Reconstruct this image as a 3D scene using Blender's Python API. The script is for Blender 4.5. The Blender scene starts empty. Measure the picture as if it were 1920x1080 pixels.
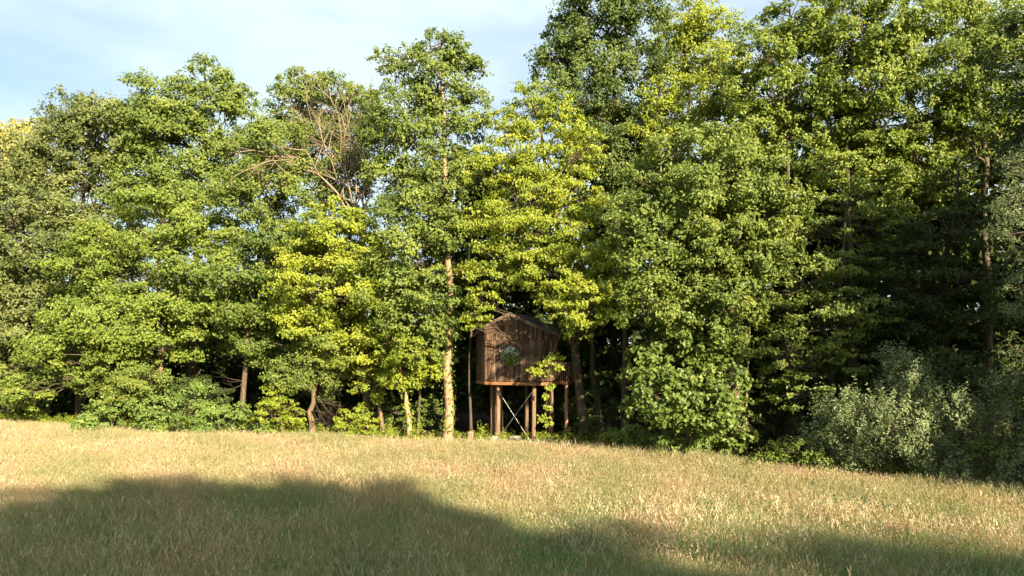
import bpy, math, time
import numpy as np
from mathutils import Vector

T0 = time.time()
SC = bpy.context.scene
COL = SC.collection
R = math.radians

# ------------------------------------------------------------------ camera
CAM_H = 5.2                    # metres above the meadow
F = 1280.0                     # focal length in photograph pixels (1920 wide)
HZ = 640.0                     # photograph row of the horizon
cam = bpy.data.cameras.new('camera')
cam.sensor_width = 36.0
cam.lens = 36.0 * F / 1920.0
cam.shift_y = (HZ - 540.0) / 1920.0
cam.clip_start = 0.2
cam.clip_end = 3000.0
camo = bpy.data.objects.new('camera', cam)
COL.objects.link(camo)
camo.location = (0, 0, CAM_H)
camo.rotation_euler = (R(90), 0, 0)
SC.camera = camo

# ------------------------------------------------------------------ light
SUN_AZ = R(32)                 # to the right of straight behind the camera
SUN_EL = R(23)
SV = Vector((math.sin(SUN_AZ) * math.cos(SUN_EL), -math.cos(SUN_AZ) * math.cos(SUN_EL), math.sin(SUN_EL)))
world = bpy.data.worlds.new('World')
SC.world = world
world.use_nodes = True
wn = world.node_tree
wn.nodes.clear()
w_out = wn.nodes.new('ShaderNodeOutputWorld')
w_bg = wn.nodes.new('ShaderNodeBackground')
w_sky = wn.nodes.new('ShaderNodeTexSky')
w_sky.sky_type = 'NISHITA'
w_sky.sun_disc = False
w_sky.sun_elevation = SUN_EL
w_sky.sun_rotation = math.pi - SUN_AZ
w_sky.air_density = 0.9
w_sky.dust_density = 5.0
w_sky.ozone_density = 1.0
w_tc = wn.nodes.new('ShaderNodeTexCoord')
w_map = wn.nodes.new('ShaderNodeMapping')
w_map.inputs['Scale'].default_value = (1.6, 1.6, 5.0)
w_map.inputs['Location'].default_value = (3.1, 0.4, 1.7)
w_noise = wn.nodes.new('ShaderNodeTexNoise')
w_noise.inputs['Scale'].default_value = 1.5
w_noise.inputs['Detail'].default_value = 6
w_noise.inputs['Roughness'].default_value = 0.5
w_ramp = wn.nodes.new('ShaderNodeValToRGB')
w_ramp.color_ramp.elements[0].position = 0.24
w_ramp.color_ramp.elements[1].position = 0.56
w_mix = wn.nodes.new('ShaderNodeMixRGB')
w_mix.inputs['Color2'].default_value = (3.0, 3.62, 3.85, 1)
wn.links.new(w_tc.outputs['Generated'], w_map.inputs['Vector'])
wn.links.new(w_map.outputs['Vector'], w_noise.inputs['Vector'])
wn.links.new(w_noise.outputs['Fac'], w_ramp.inputs['Fac'])
wn.links.new(w_ramp.outputs['Color'], w_mix.inputs['Fac'])
wn.links.new(w_sky.outputs['Color'], w_mix.inputs['Color1'])
wn.links.new(w_mix.outputs['Color'], w_bg.inputs['Color'])
wn.links.new(w_bg.outputs['Background'], w_out.inputs['Surface'])
w_bg.inputs['Strength'].default_value = 0.066

sun = bpy.data.lights.new('sun', 'SUN')
sun.energy = 4.1
sun.angle = R(0.9)
sun.color = (1.0, 0.83, 0.57)
suno = bpy.data.objects.new('sun', sun)
COL.objects.link(suno)
suno.rotation_euler = SV.to_track_quat('Z', 'Y').to_euler()
suno.location = SV * 100

SC.view_settings.view_transform = 'Standard'
SC.view_settings.look = 'None'
SC.view_settings.gamma = 1.0
SC.view_settings.exposure = 2.17
SC.view_settings.use_curve_mapping = False
SC.render.engine = 'CYCLES'
SC.cycles.max_bounces = 4
SC.cycles.diffuse_bounces = 2
SC.cycles.glossy_bounces = 3
SC.cycles.transmission_bounces = 3
SC.cycles.transparent_max_bounces = 4
SC.cycles.sample_clamp_indirect = 6.0
SC.cycles.use_denoising = True
SC.cycles.use_adaptive_sampling = True
SC.cycles.adaptive_threshold = 0.02

# ------------------------------------------------------------------ helpers
def P(px, py, D):
    """photograph pixel at depth D -> place in metres"""
    return np.array(((px - 960.0) / F * D, D, CAM_H + (HZ - py) / F * D))

def G(px, D):
    return np.array(((px - 960.0) / F * D, D, 0.0))

def tag(o, label=None, cat=None, group=None, kind=None):
    if label: o['label'] = label
    if cat: o['category'] = cat
    if group: o['group'] = group
    if kind: o['kind'] = kind
    return o

def empty(name, loc, rz=0.0):
    o = bpy.data.objects.new(name, None)
    o.empty_display_size = 0.3
    COL.objects.link(o)
    o.location = loc
    o.rotation_euler = (0, 0, rz)
    return o

def link(name, me, parent=None):
    o = bpy.data.objects.new(name, me)
    COL.objects.link(o)
    if parent is not None:
        o.parent = parent
    return o

TRIS = [0]
def mesh_np(name, verts, faces, mats, attrs=None, mat_idx=None, smooth=False):
    """verts (n,3); faces (m,4) or (m,3) integer array"""
    verts = np.asarray(verts, np.float32)
    faces = np.asarray(faces, np.int32)
    m, k = faces.shape
    me = bpy.data.meshes.new(name)
    me.vertices.add(len(verts))
    me.vertices.foreach_set('co', verts.ravel())
    me.loops.add(m * k)
    me.loops.foreach_set('vertex_index', faces.ravel())
    me.polygons.add(m)
    me.polygons.foreach_set('loop_start', np.arange(0, m * k, k, dtype=np.int32))
    me.polygons.foreach_set('loop_total', np.full(m, k, np.int32))
    for mt in mats:
        me.materials.append(mt)
    if mat_idx is not None:
        me.polygons.foreach_set('material_index', np.asarray(mat_idx, np.int32))
    me.polygons.foreach_set('use_smooth', np.full(m, smooth, bool))
    for an, av in (attrs or {}).items():
        at = me.attributes.new(an, 'FLOAT', 'FACE')
        at.data.foreach_set('value', np.asarray(av, np.float32))
    me.update(calc_edges=True)
    TRIS[0] += m * (k - 2)
    return me

def norm(a):
    return a / np.maximum(np.linalg.norm(a, axis=-1, keepdims=True), 1e-9)

def tubes(polys, sides=5):
    """list of (points (n,3), radii (n,)) -> verts, quads"""
    VS, FS = [], []
    off = 0
    ang = np.linspace(0, 2 * np.pi, sides, endpoint=False)
    ca, sa = np.cos(ang), np.sin(ang)
    for pts, rad in polys:
        pts = np.asarray(pts, float)
        n = len(pts)
        t = norm(np.gradient(pts, axis=0))
        ref = np.array((1.0, 0.13, 0.0)) if abs(t[0, 2]) > 0.6 else np.array((0.0, 0.0, 1.0))
        a = norm(np.cross(t, ref))
        b = np.cross(t, a)
        rad = np.asarray(rad, float)[:, None, None]
        ring = pts[:, None, :] + rad * (a[:, None, :] * ca[None, :, None] + b[:, None, :] * sa[None, :, None])
        VS.append(ring.reshape(-1, 3))
        i = np.arange(n - 1)[:, None] * sides
        j = np.arange(sides)[None, :]
        jn = (j + 1) % sides
        q = np.stack([i + j, i + jn, i + sides + jn, i + sides + j], axis=-1).reshape(-1, 4) + off
        FS.append(q)
        off += n * sides
    if not VS:
        return np.zeros((0, 3)), np.zeros((0, 4), int)
    return np.concatenate(VS), np.concatenate(FS)

def leaves(pos, nrm, size, rng, aspect=0.62, droop=0.25):
    """kite shaped folded leaves"""
    n = len(pos)
    d = rng.normal(size=(n, 3))
    d[:, 2] -= droop
    d = norm(d - nrm * np.sum(d * nrm, axis=1, keepdims=True))
    s = np.cross(nrm, d)
    L = (size * rng.uniform(0.65, 1.25, n))[:, None]
    W = L * aspect * 0.5
    v = np.empty((n, 4, 3))
    v[:, 0] = pos - d * L * 0.5
    v[:, 1] = pos + s * W + nrm * W * 0.35 + d * L * 0.08
    v[:, 2] = pos + d * L * 0.5 - nrm * L * 0.12
    v[:, 3] = pos - s * W + nrm * W * 0.35 + d * L * 0.08
    f = np.arange(n * 4).reshape(n, 4)
    return v.reshape(-1, 3), f

# ------------------------------------------------------------------ materials
def new_mat(name):
    m = bpy.data.materials.new(name)
    m.use_nodes = True
    nt = m.node_tree
    nt.nodes.clear()
    return m, nt, nt.nodes.new('ShaderNodeOutputMaterial')

def ramp_node(nt, cols, pos=None):
    r = nt.nodes.new('ShaderNodeValToRGB')
    el = r.color_ramp.elements
    n = len(cols)
    pos = pos or [i / (n - 1) for i in range(n)]
    while len(el) < n:
        el.new(0.5)
    for e, c, p in zip(el, cols, pos):
        e.position = p
        e.color = (*c, 1)
    return r

def leaf_mat(name, cols, trans=0.32, rough=0.5, spec=0.35, attr_type='GEOMETRY', attr='var', tint_c=(1.5, 1.35, 0.55)):
    m, nt, out = new_mat(name)
    at = nt.nodes.new('ShaderNodeAttribute')
    at.attribute_name = attr
    at.attribute_type = attr_type
    rp = ramp_node(nt, cols)
    nt.links.new(at.outputs['Fac'], rp.inputs['Fac'])
    pb = nt.nodes.new('ShaderNodeBsdfPrincipled')
    pb.inputs['Roughness'].default_value = rough
    pb.inputs['Specular IOR Level'].default_value = spec
    nt.links.new(rp.outputs['Color'], pb.inputs['Base Color'])
    tr = nt.nodes.new('ShaderNodeBsdfTranslucent')
    tint = nt.nodes.new('ShaderNodeMixRGB')
    tint.blend_type = 'MULTIPLY'
    tint.inputs['Fac'].default_value = 1.0
    tint.inputs['Color2'].default_value = (*tint_c, 1)
    nt.links.new(rp.outputs['Color'], tint.inputs['Color1'])
    nt.links.new(tint.outputs['Color'], tr.inputs['Color'])
    mx = nt.nodes.new('ShaderNodeMixShader')
    mx.inputs['Fac'].default_value = trans
    nt.links.new(pb.outputs['BSDF'], mx.inputs[1])
    nt.links.new(tr.outputs['BSDF'], mx.inputs[2])
    nt.links.new(mx.outputs['Shader'], out.inputs['Surface'])
    return m

def wood_mat(name, c1, c2, c3, scale=(9, 9, 1.2), bump=0.5, rough=0.85, detail=6, vary=0.3):
    m, nt, out = new_mat(name)
    tc = nt.nodes.new('ShaderNodeTexCoord')
    mp = nt.nodes.new('ShaderNodeMapping')
    mp.inputs['Scale'].default_value = scale
    nz = nt.nodes.new('ShaderNodeTexNoise')
    nz.inputs['Scale'].default_value = 2.2
    nz.inputs['Detail'].default_value = detail
    nz.inputs['Roughness'].default_value = 0.65
    oi = nt.nodes.new('ShaderNodeObjectInfo')
    add = nt.nodes.new('ShaderNodeVectorMath')
    add.operation = 'ADD'
    mul = nt.nodes.new('ShaderNodeMath')
    mul.operation = 'MULTIPLY'
    mul.inputs[1].default_value = 37.0
    nt.links.new(oi.outputs['Random'], mul.inputs[0])
    nt.links.new(tc.outputs['Object'], mp.inputs['Vector'])
    nt.links.new(mp.outputs['Vector'], add.inputs[0])
    nt.links.new(mul.outputs[0], add.inputs[1])
    nt.links.new(add.outputs[0], nz.inputs['Vector'])
    rp = ramp_node(nt, [c1, c2, c3], [0.3, 0.52, 0.75])
    nt.links.new(nz.outputs['Fac'], rp.inputs['Fac'])
    hsv = nt.nodes.new('ShaderNodeHueSaturation')
    mr = nt.nodes.new('ShaderNodeMapRange')
    mr.inputs['To Min'].default_value = 1 - vary
    mr.inputs['To Max'].default_value = 1 + vary
    nt.links.new(oi.outputs['Random'], mr.inputs['Value'])
    nt.links.new(mr.outputs[0], hsv.inputs['Value'])
    nt.links.new(rp.outputs['Color'], hsv.inputs['Color'])
    pb = nt.nodes.new('ShaderNodeBsdfPrincipled')
    pb.inputs['Roughness'].default_value = rough
    pb.inputs['Specular IOR Level'].default_value = 0.25
    nt.links.new(hsv.outputs['Color'], pb.inputs['Base Color'])
    bp = nt.nodes.new('ShaderNodeBump')
    bp.inputs['Strength'].default_value = bump
    bp.inputs['Distance'].default_value = 0.02
    nt.links.new(nz.outputs['Fac'], bp.inputs['Height'])
    nt.links.new(bp.outputs['Normal'], pb.inputs['Normal'])
    nt.links.new(pb.outputs['BSDF'], out.inputs['Surface'])
    return m

def plain_mat(name, c, rough=0.6, metal=0.0, spec=0.4, c2=None, scale=6.0):
    m, nt, out = new_mat(name)
    pb = nt.nodes.new('ShaderNodeBsdfPrincipled')
    pb.inputs['Roughness'].default_value = rough
    pb.inputs['Metallic'].default_value = metal
    pb.inputs['Specular IOR Level'].default_value = spec
    nz = nt.nodes.new('ShaderNodeTexNoise')
    nz.inputs['Scale'].default_value = scale
    nz.inputs['Detail'].default_value = 5
    rp = ramp_node(nt, [c, c2 or tuple(x * 0.75 for x in c)], [0.35, 0.7])
    tc = nt.nodes.new('ShaderNodeTexCoord')
    nt.links.new(tc.outputs['Object'], nz.inputs['Vector'])
    nt.links.new(nz.outputs['Fac'], rp.inputs['Fac'])
    nt.links.new(rp.outputs['Color'], pb.inputs['Base Color'])
    nt.links.new(pb.outputs['BSDF'], out.inputs['Surface'])
    return m

M = {}
M['oak'] = leaf_mat('oak_leaf', [(0.056, 0.092, 0.018), (0.134, 0.190, 0.035), (0.235, 0.275, 0.056)])
M['green'] = leaf_mat('green_leaf', [(0.060, 0.105, 0.017), (0.155, 0.215, 0.032), (0.270, 0.310, 0.055)])
M['grey'] = leaf_mat('grey_green_leaf', [(0.055, 0.080, 0.022), (0.122, 0.155, 0.045), (0.215, 0.235, 0.085)])
M['yellow'] = leaf_mat('yellow_green_leaf', [(0.100, 0.148, 0.018), (0.235, 0.300, 0.032), (0.390, 0.405, 0.055)], trans=0.38)
M['lime'] = leaf_mat('lime_leaf', [(0.096, 0.147, 0.018), (0.221, 0.279, 0.029), (0.338, 0.375, 0.044)], trans=0.36)
M['deep'] = leaf_mat('shade_green_leaf', [(0.020, 0.038, 0.009), (0.046, 0.078, 0.014), (0.085, 0.118, 0.024)])  # leaf green darkened: the wood's shade is put into the colour
M['dark_oak'] = leaf_mat('dark_oak_leaf', [(0.040, 0.072, 0.017), (0.095, 0.148, 0.034), (0.170, 0.212, 0.055)])
M['maple'] = leaf_mat('maple_leaf', [(0.048, 0.088, 0.017), (0.110, 0.165, 0.030), (0.185, 0.235, 0.048)])
M['silver'] = leaf_mat('silver_willow_leaf', [(0.070, 0.105, 0.042), (0.150, 0.200, 0.080), (0.310, 0.350, 0.200)], trans=0.25)
M['pale'] = leaf_mat('pale_yellow_leaf', [(0.154, 0.168, 0.042), (0.308, 0.308, 0.084), (0.462, 0.420, 0.154)])
M['bramble'] = leaf_mat('bramble_leaf', [(0.062, 0.116, 0.028), (0.146, 0.223, 0.046), (0.262, 0.323, 0.085)])
M['bark'] = wood_mat('bark', (0.055, 0.040, 0.026), (0.150, 0.110, 0.070), (0.270, 0.200, 0.130))
M['bark_pink'] = wood_mat('pale_bark', (0.170, 0.110, 0.065), (0.350, 0.235, 0.140), (0.480, 0.340, 0.210))
M['bark_dark'] = wood_mat('dark_bark', (0.030, 0.024, 0.017), (0.075, 0.058, 0.040), (0.130, 0.100, 0.070))
M['dead'] = wood_mat('dead_wood', (0.120, 0.095, 0.065), (0.220, 0.175, 0.120), (0.310, 0.250, 0.175))
M['plank'] = wood_mat('weathered_plank', (0.042, 0.024, 0.016), (0.110, 0.064, 0.042), (0.300, 0.230, 0.175), scale=(12, 12, 0.9), vary=0.55)
M['fascia'] = wood_mat('grey_fascia_wood', (0.070, 0.055, 0.042), (0.160, 0.125, 0.095), (0.260, 0.210, 0.165), scale=(2, 8, 8))
M['post'] = wood_mat('larch_post', (0.090, 0.055, 0.034), (0.190, 0.120, 0.075), (0.310, 0.210, 0.135), scale=(8, 8, 0.8))
M['beam'] = wood_mat('oiled_beam', (0.110, 0.050, 0.022), (0.210, 0.100, 0.045), (0.310, 0.165, 0.080), scale=(1, 8, 8))
M['roof'] = plain_mat('roofing_felt', (0.020, 0.022, 0.014), 0.95, c2=(0.04, 0.042, 0.024))
M['steel'] = plain_mat('galvanised_cable', (0.55, 0.55, 0.54), 0.35, 0.8)
M['concrete'] = plain_mat('concrete', (0.46, 0.40, 0.33), 0.9, c2=(0.36, 0.31, 0.25))
M['cut'] = plain_mat('sawn_wood', (0.42, 0.30, 0.17), 0.85, c2=(0.30, 0.20, 0.11))
M['frame'] = plain_mat('grey_window_ring', (0.13, 0.10, 0.075), 0.5)
M['inside'] = plain_mat('dark_room', (0.05, 0.04, 0.03), 0.9)

def glass_mat():
    m, nt, out = new_mat('window_glass')
    fr = nt.nodes.new('ShaderNodeFresnel')
    fr.inputs['IOR'].default_value = 2.9
    gl = nt.nodes.new('ShaderNodeBsdfGlossy')
    gl.inputs['Roughness'].default_value = 0.02
    gl.inputs['Color'].default_value = (0.95, 1.0, 0.98, 1)
    tr = nt.nodes.new('ShaderNodeBsdfTransparent')
    tr.inputs['Color'].default_value = (0.80, 0.86, 0.84, 1)
    mx = nt.nodes.new('ShaderNodeMixShader')
    nz = nt.nodes.new('ShaderNodeTexNoise')
    nz.inputs['Scale'].default_value = 2.5
    bp = nt.nodes.new('ShaderNodeBump')
    bp.inputs['Strength'].default_value = 0.12
    bp.inputs['Distance'].default_value = 0.05
    nt.links.new(nz.outputs['Fac'], bp.inputs['Height'])
    nt.links.new(bp.outputs['Normal'], gl.inputs['Normal'])
    nt.links.new(fr.outputs['Fac'], mx.inputs['Fac'])
    nt.links.new(tr.outputs['BSDF'], mx.inputs[1])
    nt.links.new(gl.outputs['BSDF'], mx.inputs[2])
    nt.links.new(mx.outputs['Shader'], out.inputs['Surface'])
    return m
M['glass'] = glass_mat()

def ground_mat(name, cols, scale):
    m, nt, out = new_mat(name)
    tc = nt.nodes.new('ShaderNodeTexCoord')
    nz = nt.nodes.new('ShaderNodeTexNoise')
    nz.inputs['Scale'].default_value = scale
    nz.inputs['Detail'].default_value = 8
    nz.inputs['Roughness'].default_value = 0.7
    rp = ramp_node(nt, cols, [0.3, 0.5, 0.7])
    pb = nt.nodes.new('ShaderNodeBsdfPrincipled')
    pb.inputs['Roughness'].default_value = 0.95
    pb.inputs['Specular IOR Level'].default_value = 0.1
    nt.links.new(tc.outputs['Object'], nz.inputs['Vector'])
    nt.links.new(nz.outputs['Fac'], rp.inputs['Fac'])
    nt.links.new(rp.outputs['Color'], pb.inputs['Base Color'])
    bp = nt.nodes.new('ShaderNodeBump')
    bp.inputs['Strength'].default_value = 0.8
    bp.inputs['Distance'].default_value = 0.05
    nt.links.new(nz.outputs['Fac'], bp.inputs['Height'])
    nt.links.new(bp.outputs['Normal'], pb.inputs['Normal'])
    nt.links.new(pb.outputs['BSDF'], out.inputs['Surface'])
    return m
M['thatch'] = ground_mat('meadow_thatch', [(0.05, 0.06, 0.02), (0.11, 0.11, 0.04), (0.19, 0.16, 0.07)], 2.0)
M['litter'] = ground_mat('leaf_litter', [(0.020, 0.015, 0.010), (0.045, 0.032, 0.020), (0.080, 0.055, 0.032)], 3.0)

# ------------------------------------------------------------------ ground
EDGE_PX = [-900, -300, 0, 150, 300, 600, 750, 960, 1100, 1250, 1400, 1550, 1750, 1920, 2200, 2700]
EDGE_D = [52, 45, 42, 40, 36.6, 36.2, 33.9, 33.3, 32.5, 31, 27.9, 26.0, 24.7, 22.8, 19.5, 15.5]
EDGE_X = [(p - 960) / F * d for p, d in zip(EDGE_PX, EDGE_D)]
def edge_y(x):
    return np.interp(x, EDGE_X, EDGE_D)

def ground():
    s = 1500.0
    me = mesh_np('meadow', [(-s, -s, 0), (s, -s, 0), (s, s, 0), (-s, s, 0)], [(0, 1, 2, 3)], [M['thatch']])
    tag(link('meadow', me), kind='structure')
    xs = np.linspace(EDGE_X[0], EDGE_X[-1], 60)
    v = []
    for i, x in enumerate(xs):
        v.append((x, edge_y(x) + 0.5 + 0.35 * math.sin(i * 1.7), 0.004))
        v.append((x * 1.6, 120.0, 0.004))
    f = [(2 * i, 2 * i + 2, 2 * i + 3, 2 * i + 1) for i in range(len(xs) - 1)]
    me = mesh_np('woodland_floor', v, f, [M['litter']])
    tag(link('woodland_floor', me), kind='structure')
ground()

# ------------------------------------------------------------------ trees
def clump_leaves(c, cr, lobe_c, n, rng, flat, up):
    """leaf places in one clump of foliage: short sprays round the clump centre"""
    k = 9
    d = norm(rng.normal(size=(k, 3)) + np.array((0, 0, 0.25)))
    ends = d * cr * rng.uniform(0.55, 1.2, (k, 1))
    ends[:, 2] *= flat
    which = rng.integers(0, k, n)
    t = rng.uniform(0.15, 1.0, n) ** 0.6
    jit = rng.normal(size=(n, 3)) * cr * 0.17
    jit[:, 2] *= 0.4 + 0.6 * flat
    rel = ends[which] * t[:, None] + jit
    pos = c + rel
    nrm = norm(norm(rel / np.array((1, 1, max(flat, 0.2)))) * 0.55 + norm(c - lobe_c + 1e-6) * 0.45
               + np.array((0.1, -0.3, up)) + rng.normal(size=(n, 3)) * 0.40)
    return pos, nrm

def wob(a, b, rng, n=5, amt=0.08, sag=0.0):
    t = np.linspace(0, 1, n)[:, None]
    L = np.linalg.norm(b - a)
    p = a + (b - a) * t
    p += rng.normal(size=(n, 3)) * L * amt * (np.sin(t * np.pi))
    p[:, 2] += sag * L * np.sin(t[:, 0] * np.pi)
    return p

def bare_branches(polys, p, d, L, r, depth, rng, spread=0.55, up=0.1, fork=(2, 4), seg=4):
    n = seg
    pts = [p]
    dd = d.copy()
    for i in range(n):
        dd = norm(dd + rng.normal(size=3) * 0.16 + np.array((0, 0, up * 0.3)))
        pts.append(pts[-1] + dd * L / n)
    pts = np.array(pts)
    rr = np.linspace(r, r * 0.55, len(pts))
    polys.append((pts, rr))
    if depth <= 0:
        return
    for i in range(rng.integers(*fork)):
        k = rng.integers(1, len(pts))
        nd = norm(dd + rng.normal(size=3) * spread + np.array((0, 0, up)))
        bare_branches(polys, pts[k], nd, L * rng.uniform(0.55, 0.85), rr[k] * rng.uniform(0.45, 0.7), depth - 1, rng, spread, up, fork, seg)
    nd = norm(dd + rng.normal(size=3) * spread * 0.5)
    bare_branches(polys, pts[-1], nd, L * rng.uniform(0.6, 0.85), rr[-1] * 0.9, depth - 1, rng, spread, up, fork, seg)

SEED = [100]
def build_tree(name, label, cat, group, base, lobes, tr=0.2, mat='oak', bark='bark', leaf=0.165, flat=0.62,
               dens=1.0, up=0.25, lean=None, clump=0.34, bare=0, top_frac=0.8, aspect=0.62, ivy=None, twigs=True, droop=0.25):
    """base (x,y,0); lobes list of (centre(3), radius, density)"""
    SEED[0] += 1
    rng = np.random.default_rng(SEED[0])
    base = np.asarray(base, float)
    zs = [c[2] + 0.3 * r for c, r, _ in lobes]
    ti = int(np.argmax(zs))
    topc, topr, _ = lobes[ti]
    ztop = topc[2] + 0.5 * topr
    cx = np.array([c for c, _, _ in lobes])
    # trunk line: from the base, drifting to the crown's middle, ending in the top lobe
    mid = cx[:, :2].mean(axis=0) * 0.4 + base[:2] * 0.6
    nT = 12
    t = np.linspace(0, 1, nT)
    p0, p1, p2 = base[:2], mid if lean is None else np.asarray(lean), topc[:2]
    xy = ((1 - t)[:, None] ** 2) * p0 + (2 * t * (1 - t))[:, None] * p1 + (t[:, None] ** 2) * p2
    w = rng.normal(size=(nT, 2)) * tr * 0.28
    w[0] = 0
    trunk = np.column_stack([xy + w, t * ztop])
    trunk[0, 2] = -0.1
    rad = tr * (1 - t * 0.85)
    rad[0] *= 1.35
    rad = np.concatenate([[rad[0], rad[0] * 0.80], rad[1:]])
    trunk = np.concatenate([trunk[:1], [trunk[0] * 0.6 + trunk[1] * 0.4 * np.array((1, 1, 1))], trunk[1:]])
    big, small = [(trunk, rad)], []
    LP, LN, LV = [], [], []
    for c, r, dn in lobes:
        c = np.asarray(c, float)
        hd = np.linalg.norm(trunk[:, :2] - c[:2], axis=1)
        zt = c[2] - 0.55 * hd
        k = int(np.argmin(np.abs(trunk[:, 2] - zt)))
        k = min(max(k, 3), len(trunk) - 1)
        lr = max(0.03, min(rad[k] * 0.6, 0.035 * r + 0.015))
        limb = wob(trunk[k], c, rng, 7, 0.05, 0.05)
        big.append((limb, np.linspace(lr, lr * 0.35, 7)))
        cr0 = min(max(clump * r, 0.32), 0.95)
        ncl = max(6, int(4.0 * (r / cr0) ** 2 * 0.95))
        i = np.arange(ncl) + 0.5
        ph = np.arccos(1 - 2 * i / ncl)
        th = np.pi * (1 + 5 ** 0.5) * i + rng.uniform(0, 6.28)
        dirs = np.column_stack([np.cos(th) * np.sin(ph), np.sin(th) * np.sin(ph), np.cos(ph)])
        dirs = norm(dirs + rng.normal(size=dirs.shape) * 0.22)
        keep = rng.uniform(size=ncl) < np.where(dirs[:, 2] < -0.45, 0.35, np.where(dirs[:, 1] > 0.55, 0.55, 0.9))
        lv = rng.normal() * 0.06
        for dv in dirs[keep]:
            q = c + dv * r * rng.uniform(0.62, 1.02) * np.array((1, 1, 0.86))
            if q[2] < 0.15:
                q[2] = 0.15 + rng.uniform(0, 0.2)
            cr = cr0 * rng.uniform(0.6, 1.42)
            n = int(dn * dens * 326 * cr * cr * (0.165 / leaf) ** 2 * rng.uniform(0.75, 1.25)) + 3
            pos, nr = clump_leaves(q, cr, c, n, rng, flat * rng.uniform(0.8, 1.3), up)
            LP.append(pos); LN.append(nr)
            LV.append(np.clip(0.5 + lv + rng.normal() * 0.10 + rng.normal(size=n) * 0.17, 0, 1))
            if twigs:
                kk = rng.integers(3, 7)
                small.append((wob(limb[kk], q, rng, 4, 0.07, 0.03), np.array((0.022, 0.018, 0.013, 0.007)) * (0.8 + 0.25 * r)))
        # loose leaves inside the lobe close the crown
        n = int(dn * dens * 32 * r * r * (0.165 / leaf) ** 2)
        ins = norm(rng.normal(size=(n, 3))) * r * rng.uniform(0.1, 0.85, (n, 1))
        ip = c + ins
        ok = ip[:, 2] > 0.1
        LP.append(ip[ok]); LN.append(norm(rng.normal(size=(ok.sum(), 3)) + np.array((0, 0, 0.6))))
        LV.append(np.clip(0.42 + rng.normal(size=ok.sum()) * 0.15, 0, 1))
    for b in range(bare):
        k = rng.integers(3, len(trunk) - 3)
        d = norm(np.array((rng.normal(), -abs(rng.normal()) - 0.4, rng.normal() * 0.3 - 0.1)))
        bare_branches(small, trunk[k], d, rng.uniform(0.8, 1.5), 0.03, 2, rng, 0.5, -0.05)
    if ivy:
        z0, z1, n = ivy
        zz = rng.uniform(z0, z1, n)
        ctr = np.column_stack([np.interp(zz, trunk[:, 2], trunk[:, i]) for i in range(2)] + [zz])
        rr = np.interp(zz, trunk[:, 2], rad)
        a = rng.uniform(0, 6.283, n)
        o = np.column_stack([np.cos(a), np.sin(a), np.zeros(n)])
        LP.append(ctr + o * (rr + np.abs(rng.normal(size=n)) * 0.13)[:, None])
        LN.append(norm(o + rng.normal(size=(n, 3)) * 0.4))
        LV.append(np.clip(0.5 + rng.normal(size=n) * 0.2, 0, 1))
    root = empty(name, base)
    tag(root, label, cat, group)
    v1, f1 = tubes(big, 8)
    if len(small):
        v2, f2 = tubes(small, 3)
        v1, f1 = np.concatenate([v1, v2]), np.concatenate([f1, f2 + len(v1)])
    mi = np.ones(len(f1), int)
    mi[:(len(trunk) - 1) * 8] = 0
    link('trunk' if cat == 'tree' else 'stem', mesh_np('trunk', v1 - base, f1, [M[bark], M['bark_dark' if bark != 'bark_dark' else bark]], mat_idx=mi, smooth=True), root)
    LP = np.concatenate(LP); LN = np.concatenate(LN); LV = np.concatenate(LV)
    v, f = leaves(LP - base, LN, leaf, rng, aspect, droop)
    link('crown' if cat == 'tree' else 'foliage', mesh_np('crown', v, f, [M[mat]], {'var': LV}), root)
    return root

def px_lobes(D, lobes, rng, grow=1.0):
    out = []
    for L in lobes:
        px, py, r = L[:3]
        dd = L[3] if len(L) > 3 and L[3] is not None else rng.uniform(-1.5, 0.6)
        dn = L[4] if len(L) > 4 else 1.0
        out.append((P(px, py, D + dd), r * grow / F * D, dn))
    return out

def tree(name, label, group, bx, D, lobes, cat='tree', grow=1.3, **kw):
    rng = np.random.default_rng(SEED[0] * 7 + 3)
    if cat == 'tree':
        kw['leaf'] = kw.get('leaf', 0.165) * 1.06
    return build_tree(name, label, cat, group, G(bx, D), px_lobes(D, lobes, rng, grow), **kw)

EDGE_GRP = 'trees along the woodland edge'
# ---- left part
tree('pale_tree', 'pale yellowish tree top peeping out at the far left end of the wood', EDGE_GRP, -20, 52,
     [(20, 300, 60), (55, 275, 38), (-40, 360, 70), (40, 370, 60)], mat='pale', tr=0.25, leaf=0.22)
tree('oak_tree', 'grey green oak with dull leaves filling the left end of the wood', EDGE_GRP, 20, 44,
     [(30, 430, 100), (110, 480, 90), (20, 560, 100), (100, 600, 80), (-60, 480, 90), (-70, 620, 90), (30, 670, 70), (-20, 730, 50), (120, 700, 60)],
     mat='grey', tr=0.3, bark='bark_dark', leaf=0.205)
tree('oak_tree', 'dark topped oak whose crest shows second from the left against the sky', EDGE_GRP, 150, 46,
     [(160, 225, 50), (110, 280, 65), (200, 270, 75), (60, 330, 60), (170, 360, 85), (235, 350, 60), (180, 450, 70)],
     mat='grey', tr=0.3, leaf=0.205)
tree('oak_tree', 'tall rounded green oak with a twin top between dark oak and dead tree', EDGE_GRP, 360, 45,
     [(300, 215, 60), (385, 175, 50), (430, 190, 40), (330, 260, 75), (410, 265, 80), (300, 350, 75), (390, 365, 85), (470, 300, 60), (260, 300, 40)],
     mat='oak', tr=0.32, leaf=0.205)
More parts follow.
